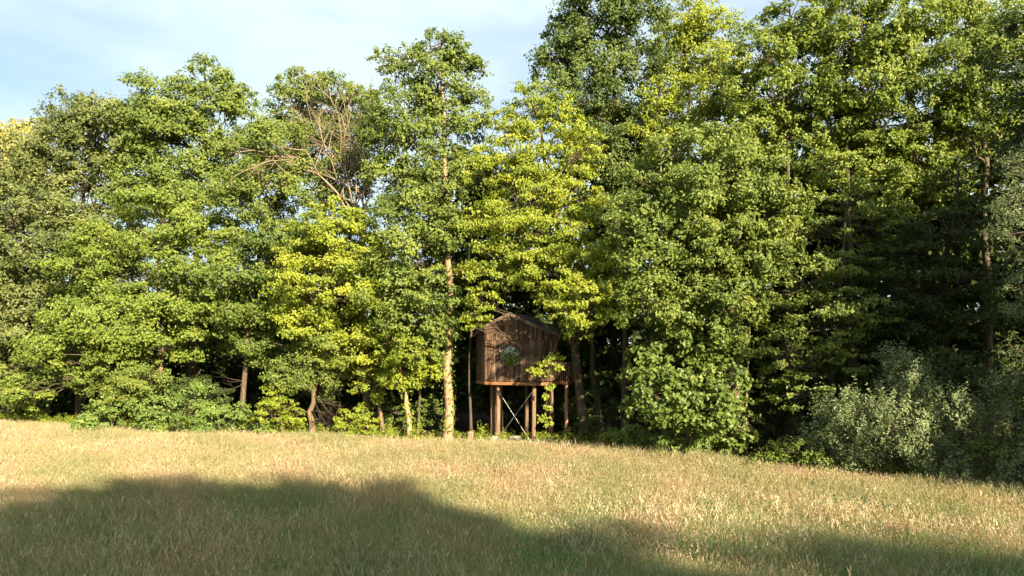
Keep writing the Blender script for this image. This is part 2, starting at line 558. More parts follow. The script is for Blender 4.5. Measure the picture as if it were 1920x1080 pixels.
tree('field_maple', 'broad bright green tree with tiered boughs above the bramble bank', EDGE_GRP, 310, 39.5,
     [(310, 430, 70), (370, 440, 60), (210, 470, 60), (170, 520, 65), (280, 530, 80), (400, 520, 75), (340, 570, 80), (200, 600, 75),
      (290, 640, 65), (130, 640, 60), (80, 690, 55), (50, 740, 40), (410, 610, 60)],
     mat='green', tr=0.24, flat=0.42, bare=4, leaf=0.17)
tree('oak_tree', 'mid green tree leaning in front of the dead branches, thick dark trunk', EDGE_GRP, 450, 38,
     [(520, 300, 60), (470, 360, 60), (530, 380, 60), (480, 450, 70), (540, 470, 55), (450, 530, 65), (510, 560, 60), (430, 600, 55), (500, 640, 55), (560, 620, 40), (400, 560, 50)],
     mat='oak', tr=0.17, bark='bark', bare=8)
tree('lime_tree', 'soft green tree rising behind the bare twigs of the dead tree', EDGE_GRP, 620, 41.2,
     [(545, 165, 32), (560, 205, 42), (610, 230, 48), (660, 260, 45), (600, 290, 50), (540, 260, 45), (650, 330, 45), (700, 320, 40), (590, 350, 45), (690, 205, 30), (620, 180, 34), (665, 190, 34), (590, 165, 24), (700, 260, 36), (640, 400, 40)],
     mat='oak', tr=0.2, leaf=0.18, dens=.9)
tree('thorn_tree', 'low hawthorn with stiff grey twigs over a short brown trunk', EDGE_GRP, 583, 36.4,
     [(590, 695, 45), (650, 690, 42), (540, 710, 35), (620, 660, 35), (690, 660, 30)],
     mat='oak', tr=0.19, bark='bark', bare=9, leaf=0.13, dens=0.9, lean=G(578, 36.4)[:2])
tree('yellow_maple', 'yellow green maple with golden layered boughs left of tall oak', EDGE_GRP, 721, 36,
     [(620, 420, 45), (650, 455, 55), (590, 480, 55), (690, 470, 40), (560, 550, 55), (640, 550, 70), (700, 540, 45), (580, 620, 55), (660, 640, 60), (720, 660, 50), (755, 705, 35), (700, 720, 35)],
     mat='yellow', tr=0.13, flat=0.38, leaf=0.16, bark='bark', lean=G(690, 36)[:2])
tree('oak_tree', 'tall oak with pale pink lit trunk beside the cabin, crown rising above its neighbours', EDGE_GRP, 838, 33.9,
     [(825, 95, 38, 1.5), (860, 115, 35, 1.5, 0.8), (720, 115, 24, 2, 0.7), (745, 145, 28, 2, 0.6), (780, 110, 26, 2, 0.6), (885, 130, 24, 1.5, 0.6), (890, 185, 26, 1.5, 0.6),
      (820, 170, 55, 1.5), (770, 210, 55, 1.5), (850, 235, 50, 1.5), (720, 250, 40, 2.0), (800, 285, 60, 1.2), (745, 330, 45, 1.2), (840, 345, 48, -.3),
      (780, 390, 55, .6), (730, 420, 40, .6), (825, 440, 45, -.6), (770, 480, 55, -.5), (740, 540, 50, -.4), (810, 555, 45, -.8), (775, 610, 45, -.5), (825, 620, 28, -.9), (790, 665, 28, -.6)],
     mat='oak', tr=0.25, bark='bark_pink', bare=3, lean=G(848, 34.6)[:2], ivy=(0.6, 9, 420), clump=0.36)
tree('ash_sapling', 'slender sapling with a pale crooked trunk between maple and pink trunk', EDGE_GRP, 768, 34.2,
     [(775, 660, 28), (750, 690, 30), (800, 700, 25), (735, 640, 25), (760, 720, 22)], mat='lime', tr=0.15, bark='bark_pink', leaf=0.14, ivy=(0.5, 3, 130))
# ---- middle
HORNBEAM = tree('yellow_hornbeam', 'big yellow green tree spreading over the cabin roof', EDGE_GRP, 1100, 33.6,
     [(1000, 205, 45, 1), (945, 235, 32, 1), (1050, 225, 40, 1), (960, 290, 55, .5), (1030, 290, 60, .5), (910, 330, 45, .3), (1090, 290, 40, 1), (980, 370, 60, -.2), (1060, 370, 55, 0),
      (920, 420, 45, -.4), (1000, 445, 65, -.6), (1080, 450, 60, -.6), (930, 495, 50, -.8), (1020, 520, 60, -1), (1100, 520, 55, -2.2), (1160, 490, 45, -2), (905, 570, 28, -1.2),
      (890, 605, 18, -1.2), (1055, 560, 34, -2.8), (1100, 578, 38, -4.2), (1145, 560, 35, -4), (1090, 612, 22, -4.2, .9), (1060, 596, 18, -3.4, .8), (1040, 500, 50, 1)],
     mat='yellow', tr=0.26, flat=0.36, leaf=0.16, bark='bark_dark', lean=G(1070, 33.6)[:2], aspect=0.5, droop=0.8)
tree('oak_tree', 'tallest oak, dark blue green crown reaching the top of the picture', EDGE_GRP, 1175, 39,
     [(1150, -40, 70), (1130, 40, 60), (1190, 40, 60), (1060, 65, 35), (1070, 110, 45), (1040, 140, 35), (1120, 125, 65), (1190, 120, 60), (1080, 190, 55), (1150, 210, 65), (1200, 260, 60),
      (1130, 290, 55), (1190, 340, 55), (1150, 380, 50)],
     mat='dark_oak', tr=0.30, leaf=0.17, bark='bark_dark')
tree('ash_tree', 'airy light green ash with sky gaps right of the tallest oak', EDGE_GRP, 1290, 41,
     [(1290, 45, 45), (1330, 70, 45), (1250, 80, 40), (1290, 120, 55, None, .8), (1350, 130, 45), (1240, 160, 40), (1320, 190, 50, None, .7), (1260, 240, 45), (1360, 200, 40)],
     mat='lime', tr=0.24, leaf=0.17, dens=0.85)
tree('yellow_tree', 'yellowish sunlit crown tucked under the airy ash', EDGE_GRP, 1245, 37.5,
     [(1235, 180, 30), (1250, 215, 38), (1225, 250, 35), (1260, 265, 30)], mat='yellow', tr=0.15, leaf=0.16, dens=0.7)
tree('oak_tree', 'massive leafy oak bulging forward from the wood right of the yellow tree', EDGE_GRP, 1385, 29.4,
     [(1280, 300, 60), (1340, 290, 60), (1230, 360, 55), (1310, 370, 70), (1390, 340, 60), (1250, 430, 60), (1330, 450, 70), (1410, 420, 65), (1470, 390, 45), (1490, 430, 35),
      (1210, 480, 50, -1.2), (1280, 510, 60), (1360, 530, 60), (1430, 490, 45), (1215, 560, 50, -1.2), (1300, 570, 60), (1370, 600, 45), (1190, 420, 45)],
     mat='oak', tr=0.33, bark='bark', bare=5, leaf=0.155)
tree('sycamore_tree', 'bushy sycamore with large fresh leaves hanging to the ground by the big oak', EDGE_GRP, 1290, 29.2,
     [(1310, 620, 50), (1250, 640, 50), (1350, 650, 45), (1220, 690, 40), (1290, 700, 60), (1350, 710, 45), (1230, 745, 45), (1310, 770, 55), (1370, 770, 35), (1270, 790, 40), (1340, 820, 35), (1380, 830, 25)],
     mat='maple', tr=0.16, leaf=0.20, bark='bark', aspect=0.8, clump=0.38)
# ---- right part
tree('oak_tree', 'green oak crown at the top with a slim bare trunk right of the bulging oak', EDGE_GRP, 1480, 33.6,
     [(1480, 50, 50), (1430, 110, 50), (1500, 110, 60), (1400, 170, 45), (1460, 190, 60), (1530, 180, 50), (1420, 240, 45), (1500, 260, 45), (1440, 300, 40), (1540, 60, 40)],
     mat='green', tr=0.2, leaf=0.165, dens=1.15, bark='bark_dark')
tree('oak_tree', 'sunny oak crown in the upper row, fourth crown from the right border', EDGE_GRP, 1600, 33.2,
     [(1580, 20, 50), (1620, 70, 60), (1560, 110, 55), (1620, 160, 60), (1570, 220, 55), (1640, 250, 50), (1590, 310, 45), (1540, 320, 35)],
     mat='green', tr=0.22, leaf=0.165, bark='bark_dark', dens=1.2)
tree('oak_tree', 'bright leafy oak crown with forked brown limbs near the upper right', EDGE_GRP, 1750, 33.2,
     [(1700, 40, 55), (1760, 60, 60), (1690, 120, 55), (1770, 150, 65), (1700, 210, 60), (1760, 250, 50), (1660, 290, 50), (1720, 320, 45), (1690, 370, 45), (1750, 350, 45), (1640, 350, 40), (1800, 210, 45)],
     mat='green', tr=0.26, leaf=0.16, bark='bark_dark', dens=1.2)
tree('oak_tree', 'sunlit oak crown below the top border just left of the dark corner tree', EDGE_GRP, 1850, 32.4,
     [(1840, 50, 60), (1870, 120, 55), (1820, 130, 55), (1900, 60, 45), (1850, 200, 50), (1810, 260, 45), (1890, 250, 50)],
     mat='green', tr=0.24, leaf=0.155, bark='bark_dark')
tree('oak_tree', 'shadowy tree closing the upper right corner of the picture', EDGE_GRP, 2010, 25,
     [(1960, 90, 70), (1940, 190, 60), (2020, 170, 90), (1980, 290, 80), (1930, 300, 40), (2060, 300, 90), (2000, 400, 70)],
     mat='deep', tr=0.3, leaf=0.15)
tree('beech_tree', 'shaded beech with flat layered sprays in the dark hollow of the wood', EDGE_GRP, 1560, 29.5,
     [(1600, 380, 45), (1640, 430, 45), (1530, 440, 40), (1500, 530, 55), (1570, 520, 60), (1460, 590, 45), (1540, 600, 60), (1610, 590, 50), (1480, 660, 45), (1560, 670, 50), (1440, 720, 35), (1500, 740, 40)],
     mat='oak', tr=0.18, flat=0.24, leaf=0.14, bark='bark_dark', dens=0.42, droop=0.6)
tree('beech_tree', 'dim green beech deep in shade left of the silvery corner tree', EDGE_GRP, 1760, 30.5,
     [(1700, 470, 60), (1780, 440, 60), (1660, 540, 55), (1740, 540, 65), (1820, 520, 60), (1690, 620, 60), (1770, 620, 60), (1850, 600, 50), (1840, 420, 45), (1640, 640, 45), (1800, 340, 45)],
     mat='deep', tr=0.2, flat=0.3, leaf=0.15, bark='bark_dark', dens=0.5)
tree('willow_tree', 'silvery willow boughs reaching in at the right border', EDGE_GRP, 1985, 21.5,
     [(1905, 370, 38, 0, .7), (1930, 330, 40, 0, .7), (1915, 480, 30, 0, .6), (1925, 540, 35, 0, .6), (1960, 430, 60), (1980, 560, 70), (1930, 650, 35, 0, .6), (1990, 680, 70), (1960, 300, 50)],
     mat='silver', tr=0.14, leaf=0.085, aspect=0.4, bark='bark', dens=0.42)

# ---- woodland behind the edge row
BACK = 'trees in the second row of the wood'
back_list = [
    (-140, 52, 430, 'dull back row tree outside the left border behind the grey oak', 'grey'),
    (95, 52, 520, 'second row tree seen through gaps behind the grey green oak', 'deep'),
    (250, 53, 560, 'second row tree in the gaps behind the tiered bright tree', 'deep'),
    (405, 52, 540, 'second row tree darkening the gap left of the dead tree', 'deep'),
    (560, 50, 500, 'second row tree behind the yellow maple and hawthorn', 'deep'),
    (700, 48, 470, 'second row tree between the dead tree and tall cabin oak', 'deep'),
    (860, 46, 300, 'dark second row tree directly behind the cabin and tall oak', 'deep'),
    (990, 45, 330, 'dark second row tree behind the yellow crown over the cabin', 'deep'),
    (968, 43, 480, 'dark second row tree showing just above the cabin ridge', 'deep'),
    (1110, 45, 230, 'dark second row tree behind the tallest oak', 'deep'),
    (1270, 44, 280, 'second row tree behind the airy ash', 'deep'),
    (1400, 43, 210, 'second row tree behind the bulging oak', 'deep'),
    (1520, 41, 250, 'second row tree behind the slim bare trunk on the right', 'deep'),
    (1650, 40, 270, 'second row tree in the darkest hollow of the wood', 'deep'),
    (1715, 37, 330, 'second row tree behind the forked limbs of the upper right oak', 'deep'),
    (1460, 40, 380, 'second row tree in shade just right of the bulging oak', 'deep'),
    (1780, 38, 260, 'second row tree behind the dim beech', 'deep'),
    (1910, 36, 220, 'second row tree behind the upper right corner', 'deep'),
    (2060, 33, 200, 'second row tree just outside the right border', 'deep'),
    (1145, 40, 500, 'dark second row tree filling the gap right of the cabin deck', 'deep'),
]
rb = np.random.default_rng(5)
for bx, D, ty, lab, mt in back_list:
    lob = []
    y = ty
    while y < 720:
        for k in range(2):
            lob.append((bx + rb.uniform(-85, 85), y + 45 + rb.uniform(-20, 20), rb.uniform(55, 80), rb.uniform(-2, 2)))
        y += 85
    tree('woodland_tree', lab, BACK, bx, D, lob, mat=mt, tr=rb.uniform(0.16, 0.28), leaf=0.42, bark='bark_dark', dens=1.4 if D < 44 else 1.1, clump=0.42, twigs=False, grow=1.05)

# bare trunks standing in the dark under the canopy
def bare_trunk(label, bx, D, r, y_top, lean_px=0, bark='bark_dark'):
    SEED[0] += 1
    rng = np.random.default_rng(SEED[0])
    base = G(bx, D)
    top = P(bx + lean_px, y_top, D)
    pts = wob(base - np.array((0, 0, 0.1)), top, rng, 9, 0.006)
    polys = [(pts, np.linspace(r, r * 0.55, 9) * np.array([1.3] + [1] * 8))]
    for k in range(5):
        i = rng.integers(4, 8)
        bare_branches(polys, pts[i], norm(np.array((rng.normal(), rng.normal() * 0.6, 0.2))), 1.2, r * 0.22, 1, rng)
    v, f = tubes(polys, 7)
    root = tag(empty('bare_trunk', base), label, 'tree', 'slim trunks in the shade of the wood')
    link('trunk', mesh_np('trunk', v - base, f, [M[bark]], smooth=True), root)
bare_trunk('slim dark trunk just left of the cabin wall', 884, 35.4, 0.085, 380, -4)
bare_trunk('slim shaded trunk at the left end by the black gap', 90, 44, 0.14, 560, 10)
bare_trunk('slim dark trunk behind the bramble bank', 265, 41, 0.15, 560, 8)
bare_trunk('thin dim trunk right of the hawthorn trunk', 637, 39.5, 0.10, 560, -6)
bare_trunk('thin grey trunk beside the crooked sapling', 782, 35.5, 0.08, 560, 12)
bare_trunk('slanting dark trunk right of the cabin deck', 1128, 35.5, 0.16, 480, -40)
bare_trunk('upright dim trunk between the cabin and the sycamore', 1168, 34.5, 0.15, 430, 6, 'bark')

def snag():
    D = 29.3
    xy = [(1395, 872), (1399, 760), (1402, 690), (1406, 640), (1405, 606), (1398, 588), (1389, 572), (1391, 545), (1386, 520)]
    pts = np.array([P(x, y, D) for x, y in xy])
    base = G(1395, D)
    v, f = tubes([(pts, np.array((.06, .05, .045, .04, .04, .048, .052, .05, .03)))], 7)
    root = tag(empty('snag', base), 'pale bent bare stem standing at the rim of the dark hollow', 'dead stem')
    link('trunk', mesh_np('trunk', v - base, f, [M['dead']], smooth=True), root)
snag()

# dead tree
def dead_tree():
    rng = np.random.default_rng(77)
    D = 38.7
    base = G(690, D)
    polys = []
    fork = P(682, 415, D)
    pts = wob(base - np.array((0, 0, 0.1)), fork, rng, 9, 0.008)
    polys.append((pts, np.linspace(0.24, 0.14, 9)))
    for tx, ty, r in ((600, 240, .085), (640, 215, .08), (565, 225, .07), (690, 245, .07), (620, 185, .065), (660, 180, .06), (710, 300, .05), (575, 190, .06), (700, 200, .05), (640, 260, .06)):
        tip = P(tx, ty, D + rng.uniform(-1, 0.6))
        limb = wob(pts[-1] + np.array((0, 0, rng.uniform(-0.6, 0))), tip, rng, 8, 0.05)
        r *= .72
        polys.append((limb, np.linspace(r, r * 0.4, 8)))
        for k in range(3, 8):
            for s in range(2):
                d = norm(limb[k] - limb[k - 1] + rng.normal(size=3) * 0.5 + np.array((0, 0, 0.1)))
                bare_branches(polys, limb[k], d, rng.uniform(0.7, 1.3), max(r * 0.4, .022), 3, rng, 0.45, 0.1, (1, 3), 3)
    # drooping bare bough to the left
    for tx, ty in ((520, 275), (450, 285), (470, 310), (440, 330), (500, 300)):
        limb = wob(P(600, 330, D - 0.8), P(tx, ty, D - 3.6), rng, 8, 0.05, 0.12)
        polys.append((limb, np.linspace(0.05, 0.018, 8)))
        for k in range(3, 8):
            bare_branches(polys, limb[k], norm(limb[k] - limb[k - 1] + rng.normal(size=3) * 0.5 - np.array((0, 0, .3))), rng.uniform(.4, .8), 0.014, 2, rng, 0.5, -0.08, (1, 3), 3)
    polys.append((wob(pts[-1], P(600, 330, D - .5), rng, 6, .04), np.linspace(.09, .05, 6)))
    v, f = tubes(polys, 4)
    root = tag(empty('dead_tree', base), 'dead tree with a fan of bare tan twigs left of the tall oak', 'tree')
    link('trunk', mesh_np('trunk', v - base, f, [M['dead']], smooth=True), root)
dead_tree()

# ---- shrubs at the foot of the wood
SHRUB = 'shrubs along the foot of the wood'
def shrub(name, label, bx, D, lobes, **kw):
    kw.setdefault('leaf', 0.145)
    kw.setdefault('tr', 0.05)
    kw.setdefault('bark', 'bark')
    return tree(name, label, SHRUB, bx, D, lobes, cat='shrub', grow=1.1, **kw)
shrub('bramble_bush', 'left low bramble mound spilling onto the meadow', 210, 37.6, [(190, 790, 35), (240, 775, 42), (160, 800, 22), (215, 760, 28)], mat='bramble')
shrub('bramble_bush', 'middle and largest bramble mound on the left bank', 330, 37.0, [(310, 770, 48), (370, 765, 45), (340, 795, 40), (290, 800, 30)], mat='bramble')
shrub('bramble_bush', 'right bramble mound next to the hawthorn trunk', 430, 36.8, [(420, 785, 40), (470, 800, 30), (390, 800, 30), (500, 810, 18)], mat='bramble')
shrub('elder_bush', 'dusty green elder bush on top of the bramble bank', 240, 38.3, [(220, 690, 48), (270, 710, 40), (180, 715, 35), (250, 740, 40)], mat='oak', leaf=0.14, dens=1.1)
shrub('hazel_bush', 'dark green hazel behind the brambles under the tiered tree', 370, 38.8, [(360, 730, 32), (400, 745, 28), (330, 735, 25)], mat='deep')
shrub('hazel_bush', 'bright hazel spray leaning left of the hawthorn trunk', 530, 36.4, [(525, 755, 28), (500, 775, 22), (550, 780, 22), (520, 735, 18)], mat='lime', flat=0.3)
shrub('hazel_bush', 'bright green hazel between the hawthorn and thin trunk', 665, 36.2, [(660, 790, 28), (690, 800, 24), (645, 808, 20), (680, 775, 18)], mat='lime', flat=0.35)
shrub('hazel_bush', 'shaded hazel behind the crooked sapling trunk', 745, 36.6, [(740, 770, 30), (780, 790, 26), (800, 765, 25), (725, 800, 22)], mat='maple', flat=0.35)
shrub('dogwood_bush', 'low sunny dogwood right of the cabin stilts', 1180, 31.6, [(1150, 825, 22), (1190, 820, 26), (1220, 835, 24), (1165, 845, 16)], mat='bramble', bare=2)
shrub('dogwood_bush', 'tangled dogwood with arching twigs below the sycamore', 1290, 29.8, [(1260, 845, 26), (1300, 850, 28), (1340, 855, 28), (1375, 850, 24)], mat='bramble', bare=4)
shrub('hazel_bush', 'thin hazel in the shade beneath the yellow tree', 1130, 34, [(1110, 800, 24), (1145, 770, 22), (1120, 740, 18)], mat='deep', dens=.6)
shrub('willow_bush', 'tallest grey green willow bush with a pale pointed crest', 1700, 25.6,
      [(1690, 690, 32), (1720, 715, 35), (1690, 750, 50), (1740, 780, 50), (1690, 810, 55), (1720, 850, 50)], mat='silver', leaf=0.11, aspect=0.42, flat=1.9, dens=1.0, clump=0.3)
shrub('willow_bush', 'leftmost grey green willow bush in the shade', 1590, 26.2,
      [(1570, 770, 38), (1610, 780, 40), (1580, 820, 45), (1610, 855, 40), (1540, 830, 30)], mat='silver', leaf=0.11, aspect=0.42, flat=1.9, dens=1.0, clump=0.3)
shrub('willow_bush', 'willow bush right of the tallest willow bush', 1800, 25.0,
      [(1790, 770, 40), (1830, 790, 38), (1800, 830, 48), (1780, 870, 40)], mat='silver', leaf=0.11, aspect=0.42, flat=1.9, dens=1.0, clump=0.3)
shrub('willow_bush', 'willow bush at the right border beside the meadow', 1900, 23.6,
      [(1890, 740, 42), (1930, 780, 50), (1890, 830, 45), (1920, 880, 45)], mat='silver', leaf=0.105, aspect=0.42, flat=1.9, dens=1.0, clump=0.3)
shrub('elder_bush', 'low leafy elder between the sycamore and the willow bushes', 1480, 27.2, [(1460, 860, 28), (1500, 850, 30), (1430, 870, 22), (1530, 875, 22)], mat='oak', leaf=0.11, dens=.8)
shrub('hazel_bush', 'deep green bush low in the lower right dark gap', 1870, 24.2, [(1860, 850, 30), (1900, 840, 28)], mat='maple', leaf=0.11, dens=.7)

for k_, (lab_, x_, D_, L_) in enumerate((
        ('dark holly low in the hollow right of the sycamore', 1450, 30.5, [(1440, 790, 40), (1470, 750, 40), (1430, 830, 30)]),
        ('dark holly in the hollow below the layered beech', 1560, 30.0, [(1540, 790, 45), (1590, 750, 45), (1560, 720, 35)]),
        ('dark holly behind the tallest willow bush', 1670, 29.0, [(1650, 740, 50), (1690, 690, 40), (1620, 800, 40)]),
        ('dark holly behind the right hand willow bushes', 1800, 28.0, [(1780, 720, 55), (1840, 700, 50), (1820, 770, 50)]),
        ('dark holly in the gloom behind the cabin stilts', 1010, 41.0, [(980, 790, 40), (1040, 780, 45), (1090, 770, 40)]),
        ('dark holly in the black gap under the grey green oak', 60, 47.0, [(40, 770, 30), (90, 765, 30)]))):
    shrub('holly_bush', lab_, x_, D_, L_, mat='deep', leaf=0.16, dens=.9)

# hanging spray in front of the cabin
def hanging_branch():
    rng = np.random.default_rng(901)
    D = 31.6
    pts = np.array([P(1062, 560, D + 1.2), P(1058, 610, D + .6), P(1042, 650, D), P(1030, 690, D), P(1024, 740, D), P(1024, 800, D)])
    t = np.linspace(0, 5, 26)
    line = np.column_stack([np.interp(t, range(6), pts[:, i]) for i in range(3)])
    LP, LN, LV = [], [], []
    polys = [(line, np.linspace(0.028, 0.008, 26))]
    for (x, y, r) in ((1035, 672, 16), (1015, 680, 15), (1000, 695, 12), (1045, 690, 14), (1020, 700, 15), (1030, 725, 11), (1022, 745, 10), (1028, 765, 10), (1018, 785, 11), (1027, 795, 9), (1050, 672, 10)):
        c = P(x, y, D + rng.uniform(-.3, .3))
        p, n = clump_leaves(c, r / F * D * 1.1, c + np.array((0, .5, -.3)), int(r * 8), rng, 0.55, 0.5)
        LP.append(p); LN.append(n); LV.append(np.clip(.55 + rng.normal(size=len(p)) * .18, 0, 1))
        k = int(np.argmin(np.linalg.norm(line - c, axis=1)))
        polys.append((wob(line[max(k - 2, 0)], c, rng, 4, .05), np.linspace(.012, .005, 4)))
    base = np.array(HORNBEAM.location)
    v, f = tubes(polys, 4)
    br = link('hanging_branch', mesh_np('hanging_branch', v - base, f, [M['bark']], smooth=True), HORNBEAM)
    br['label'] = 'hanging yellow green spray dangling before the cabin corner'
    v, f = leaves(np.concatenate(LP) - base, np.concatenate(LN), 0.15, rng, .55, .8)
    link('foliage', mesh_np('foliage', v, f, [M['yellow']], {'var': np.concatenate(LV)}), br)
hanging_branch()

# ---- trees outside the picture that shade the meadow and the right flank of the wood
OUT = 'trees outside the picture shading the meadow'
hs = np.array((math.sin(SUN_AZ), -math.cos(SUN_AZ)))
def shade_tree(i, gx, gD, L, r, label):
    """a tree whose top throws its shadow on the meadow point (gx photograph column, depth gD)"""
    rng = np.random.default_rng(3000 + i)
    g = np.array(((gx - 960) / F * gD, gD))
    top = g + hs * L
    zt = L * math.tan(SUN_EL)
    lob = [(np.array((top[0], top[1], zt - r)), r, 0.45)]
    z = zt - 2.0 * r
    while z > 2.5:
        for k in range(3):
            a = rng.uniform(0, 6.28)
            q = rng.uniform(0.5, 1.1) * r
            lob.append((np.array((top[0] + math.cos(a) * q, top[1] + math.sin(a) * q, z + rng.uniform(-.5, .5))), r * rng.uniform(0.9, 1.25), 1.0))
        z -= 1.7 * r
    build_tree('field_tree', label, 'tree', OUT, (top[0], top[1], 0), lob, tr=0.3, mat='oak', leaf=0.9, clump=0.5, dens=1.35, twigs=False)
def D_of(y):
    return F * CAM_H / (y - HZ)
sh = [(-160, 985), (-30, 955), (90, 915), (190, 895), (290, 880), (390, 902), (460, 908), (535, 880), (620, 905), (710, 938), (800, 968), (890, 1000), (990, 1006), (1110, 1002), (1230, 990), (1360, 978), (1500, 977), (1660, 986), (1830, 1005), (2000, 1030)]
for i, (x, y) in enumerate(sh):
    y += 18 + 17 * max(x, 0) / 1900
    shade_tree(i, x, D_of(y), 41 + (i % 3) * 1.5, 1.7 + 0.4 * ((i * 7) % 3) / 2, 'tree of the hedgerow behind the viewer whose shadow lies on the meadow')
for i, (x, y, h) in enumerate(((25.2, 17, 16), (27.6, 12, 18), (29.5, 7, 18), (32.5, 2, 18), (36, -3, 18), (40, -8, 18), (27.5, 19, 18), (31, 14, 18.5), (35, 9, 18.5), (24.6, 21.5, 14), (21.8, 20.2, 16))):
    rng = np.random.default_rng(4000 + i)
    lob = []
    z = h - 2
    while z > 2:
        for k in range(3):
            lob.append((np.array((x + rng.uniform(-1.6, 1.6), y + rng.uniform(-1.6, 1.6), z)), rng.uniform(1.7, 2.5), 1.0))
        z -= 2.8
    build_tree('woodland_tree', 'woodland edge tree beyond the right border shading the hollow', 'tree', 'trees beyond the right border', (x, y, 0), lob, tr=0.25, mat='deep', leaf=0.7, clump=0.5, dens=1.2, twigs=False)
for i, (x, y, h) in enumerate(((-30, -10, 9), (-34, -14, 11), (-38.5, -13, 8), (-42, -18, 10), (-47, -17, 12), (-27, -16, 8))):
    rng = np.random.default_rng(5000 + i)
    lob = []
    z = h - 2
    while z > 1.5:
        for k in range(3):
            lob.append((np.array((x + rng.uniform(-1.8, 1.8), y + rng.uniform(-1.8, 1.8), z)), rng.uniform(1.8, 2.6), 1.0))
        z -= 2.8
    build_tree('field_tree', 'tree across the meadow mirrored in the round cabin window', 'tree', 'trees mirrored in the window', (x, y, 0), lob, tr=0.25, mat='green', leaf=0.8, clump=0.5, dens=0.4, twigs=False)

# ------------------------------------------------------------------ undergrowth (uncountable)
def undergrowth():
    rng = np.random.default_rng(31)
    LP, LN, LV = [], [], []
    x = EDGE_X[1]
    while x < 20:
        for k in range(2):
            y = edge_y(x) + rng.uniform(-0.15, 1.3)
            h = rng.uniform(0.25, 0.8) * (1.0 + 0.6 * (rng.uniform() < 0.12))
            c = np.array((x + rng.normal() * .2, y, h * 0.55))
            n = int(55 * (h / 0.5) + 14)
            p, nr = clump_leaves(c, 0.42, c - np.array((0, 0, 1.)), n, rng, h * 1.5, .3)
            p[:, 2] = np.abs(p[:, 2]) + 0.03
            LP.append(p); LN.append(nr); LV.append(np.clip(rng.normal() * .12 + .5 + rng.normal(size=n) * .18, 0, 1))
        x += 0.20
    v, f = leaves(np.concatenate(LP), np.concatenate(LN), 0.11, rng, 0.5)
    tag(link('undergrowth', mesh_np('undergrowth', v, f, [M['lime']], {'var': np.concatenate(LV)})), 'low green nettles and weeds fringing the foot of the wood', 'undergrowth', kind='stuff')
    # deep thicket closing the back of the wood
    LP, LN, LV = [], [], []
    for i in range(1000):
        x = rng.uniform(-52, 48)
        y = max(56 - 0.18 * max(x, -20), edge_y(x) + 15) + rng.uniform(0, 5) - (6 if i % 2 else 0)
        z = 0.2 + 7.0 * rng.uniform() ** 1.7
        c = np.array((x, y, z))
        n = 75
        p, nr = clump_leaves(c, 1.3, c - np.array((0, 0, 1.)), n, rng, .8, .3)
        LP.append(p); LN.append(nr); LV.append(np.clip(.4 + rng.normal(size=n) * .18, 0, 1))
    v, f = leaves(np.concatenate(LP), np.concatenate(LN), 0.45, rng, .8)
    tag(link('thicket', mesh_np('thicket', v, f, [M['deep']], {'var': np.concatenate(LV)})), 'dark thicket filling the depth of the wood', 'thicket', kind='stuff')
undergrowth()

# ------------------------------------------------------------------ cabin on stilts
def box_mesh(name, lo, hi, mat):
    x0, y0, z0 = lo; x1, y1, z1 = hi
    v = [(x0, y0, z0), (x1, y0, z0), (x1, y1, z0), (x0, y1, z0), (x0, y0, z1), (x1, y0, z1), (x1, y1, z1), (x0, y1, z1)]
    f = [(0, 3, 2, 1), (4, 5, 6, 7), (0, 1, 5, 4), (1, 2, 6, 5), (2, 3, 7, 6), (3, 0, 4, 7)]
    return mesh_np(name, v, f, [mat])

def prism(name, bottom, top, mat):
    """two quads with the same winding"""
    v = list(bottom) + list(top)
    f = [(3, 2, 1, 0), (4, 5, 6, 7)] + [(i, (i + 1) % 4, (i + 1) % 4 + 4, i + 4) for i in range(4)]
    return mesh_np(name, v, f, [mat])

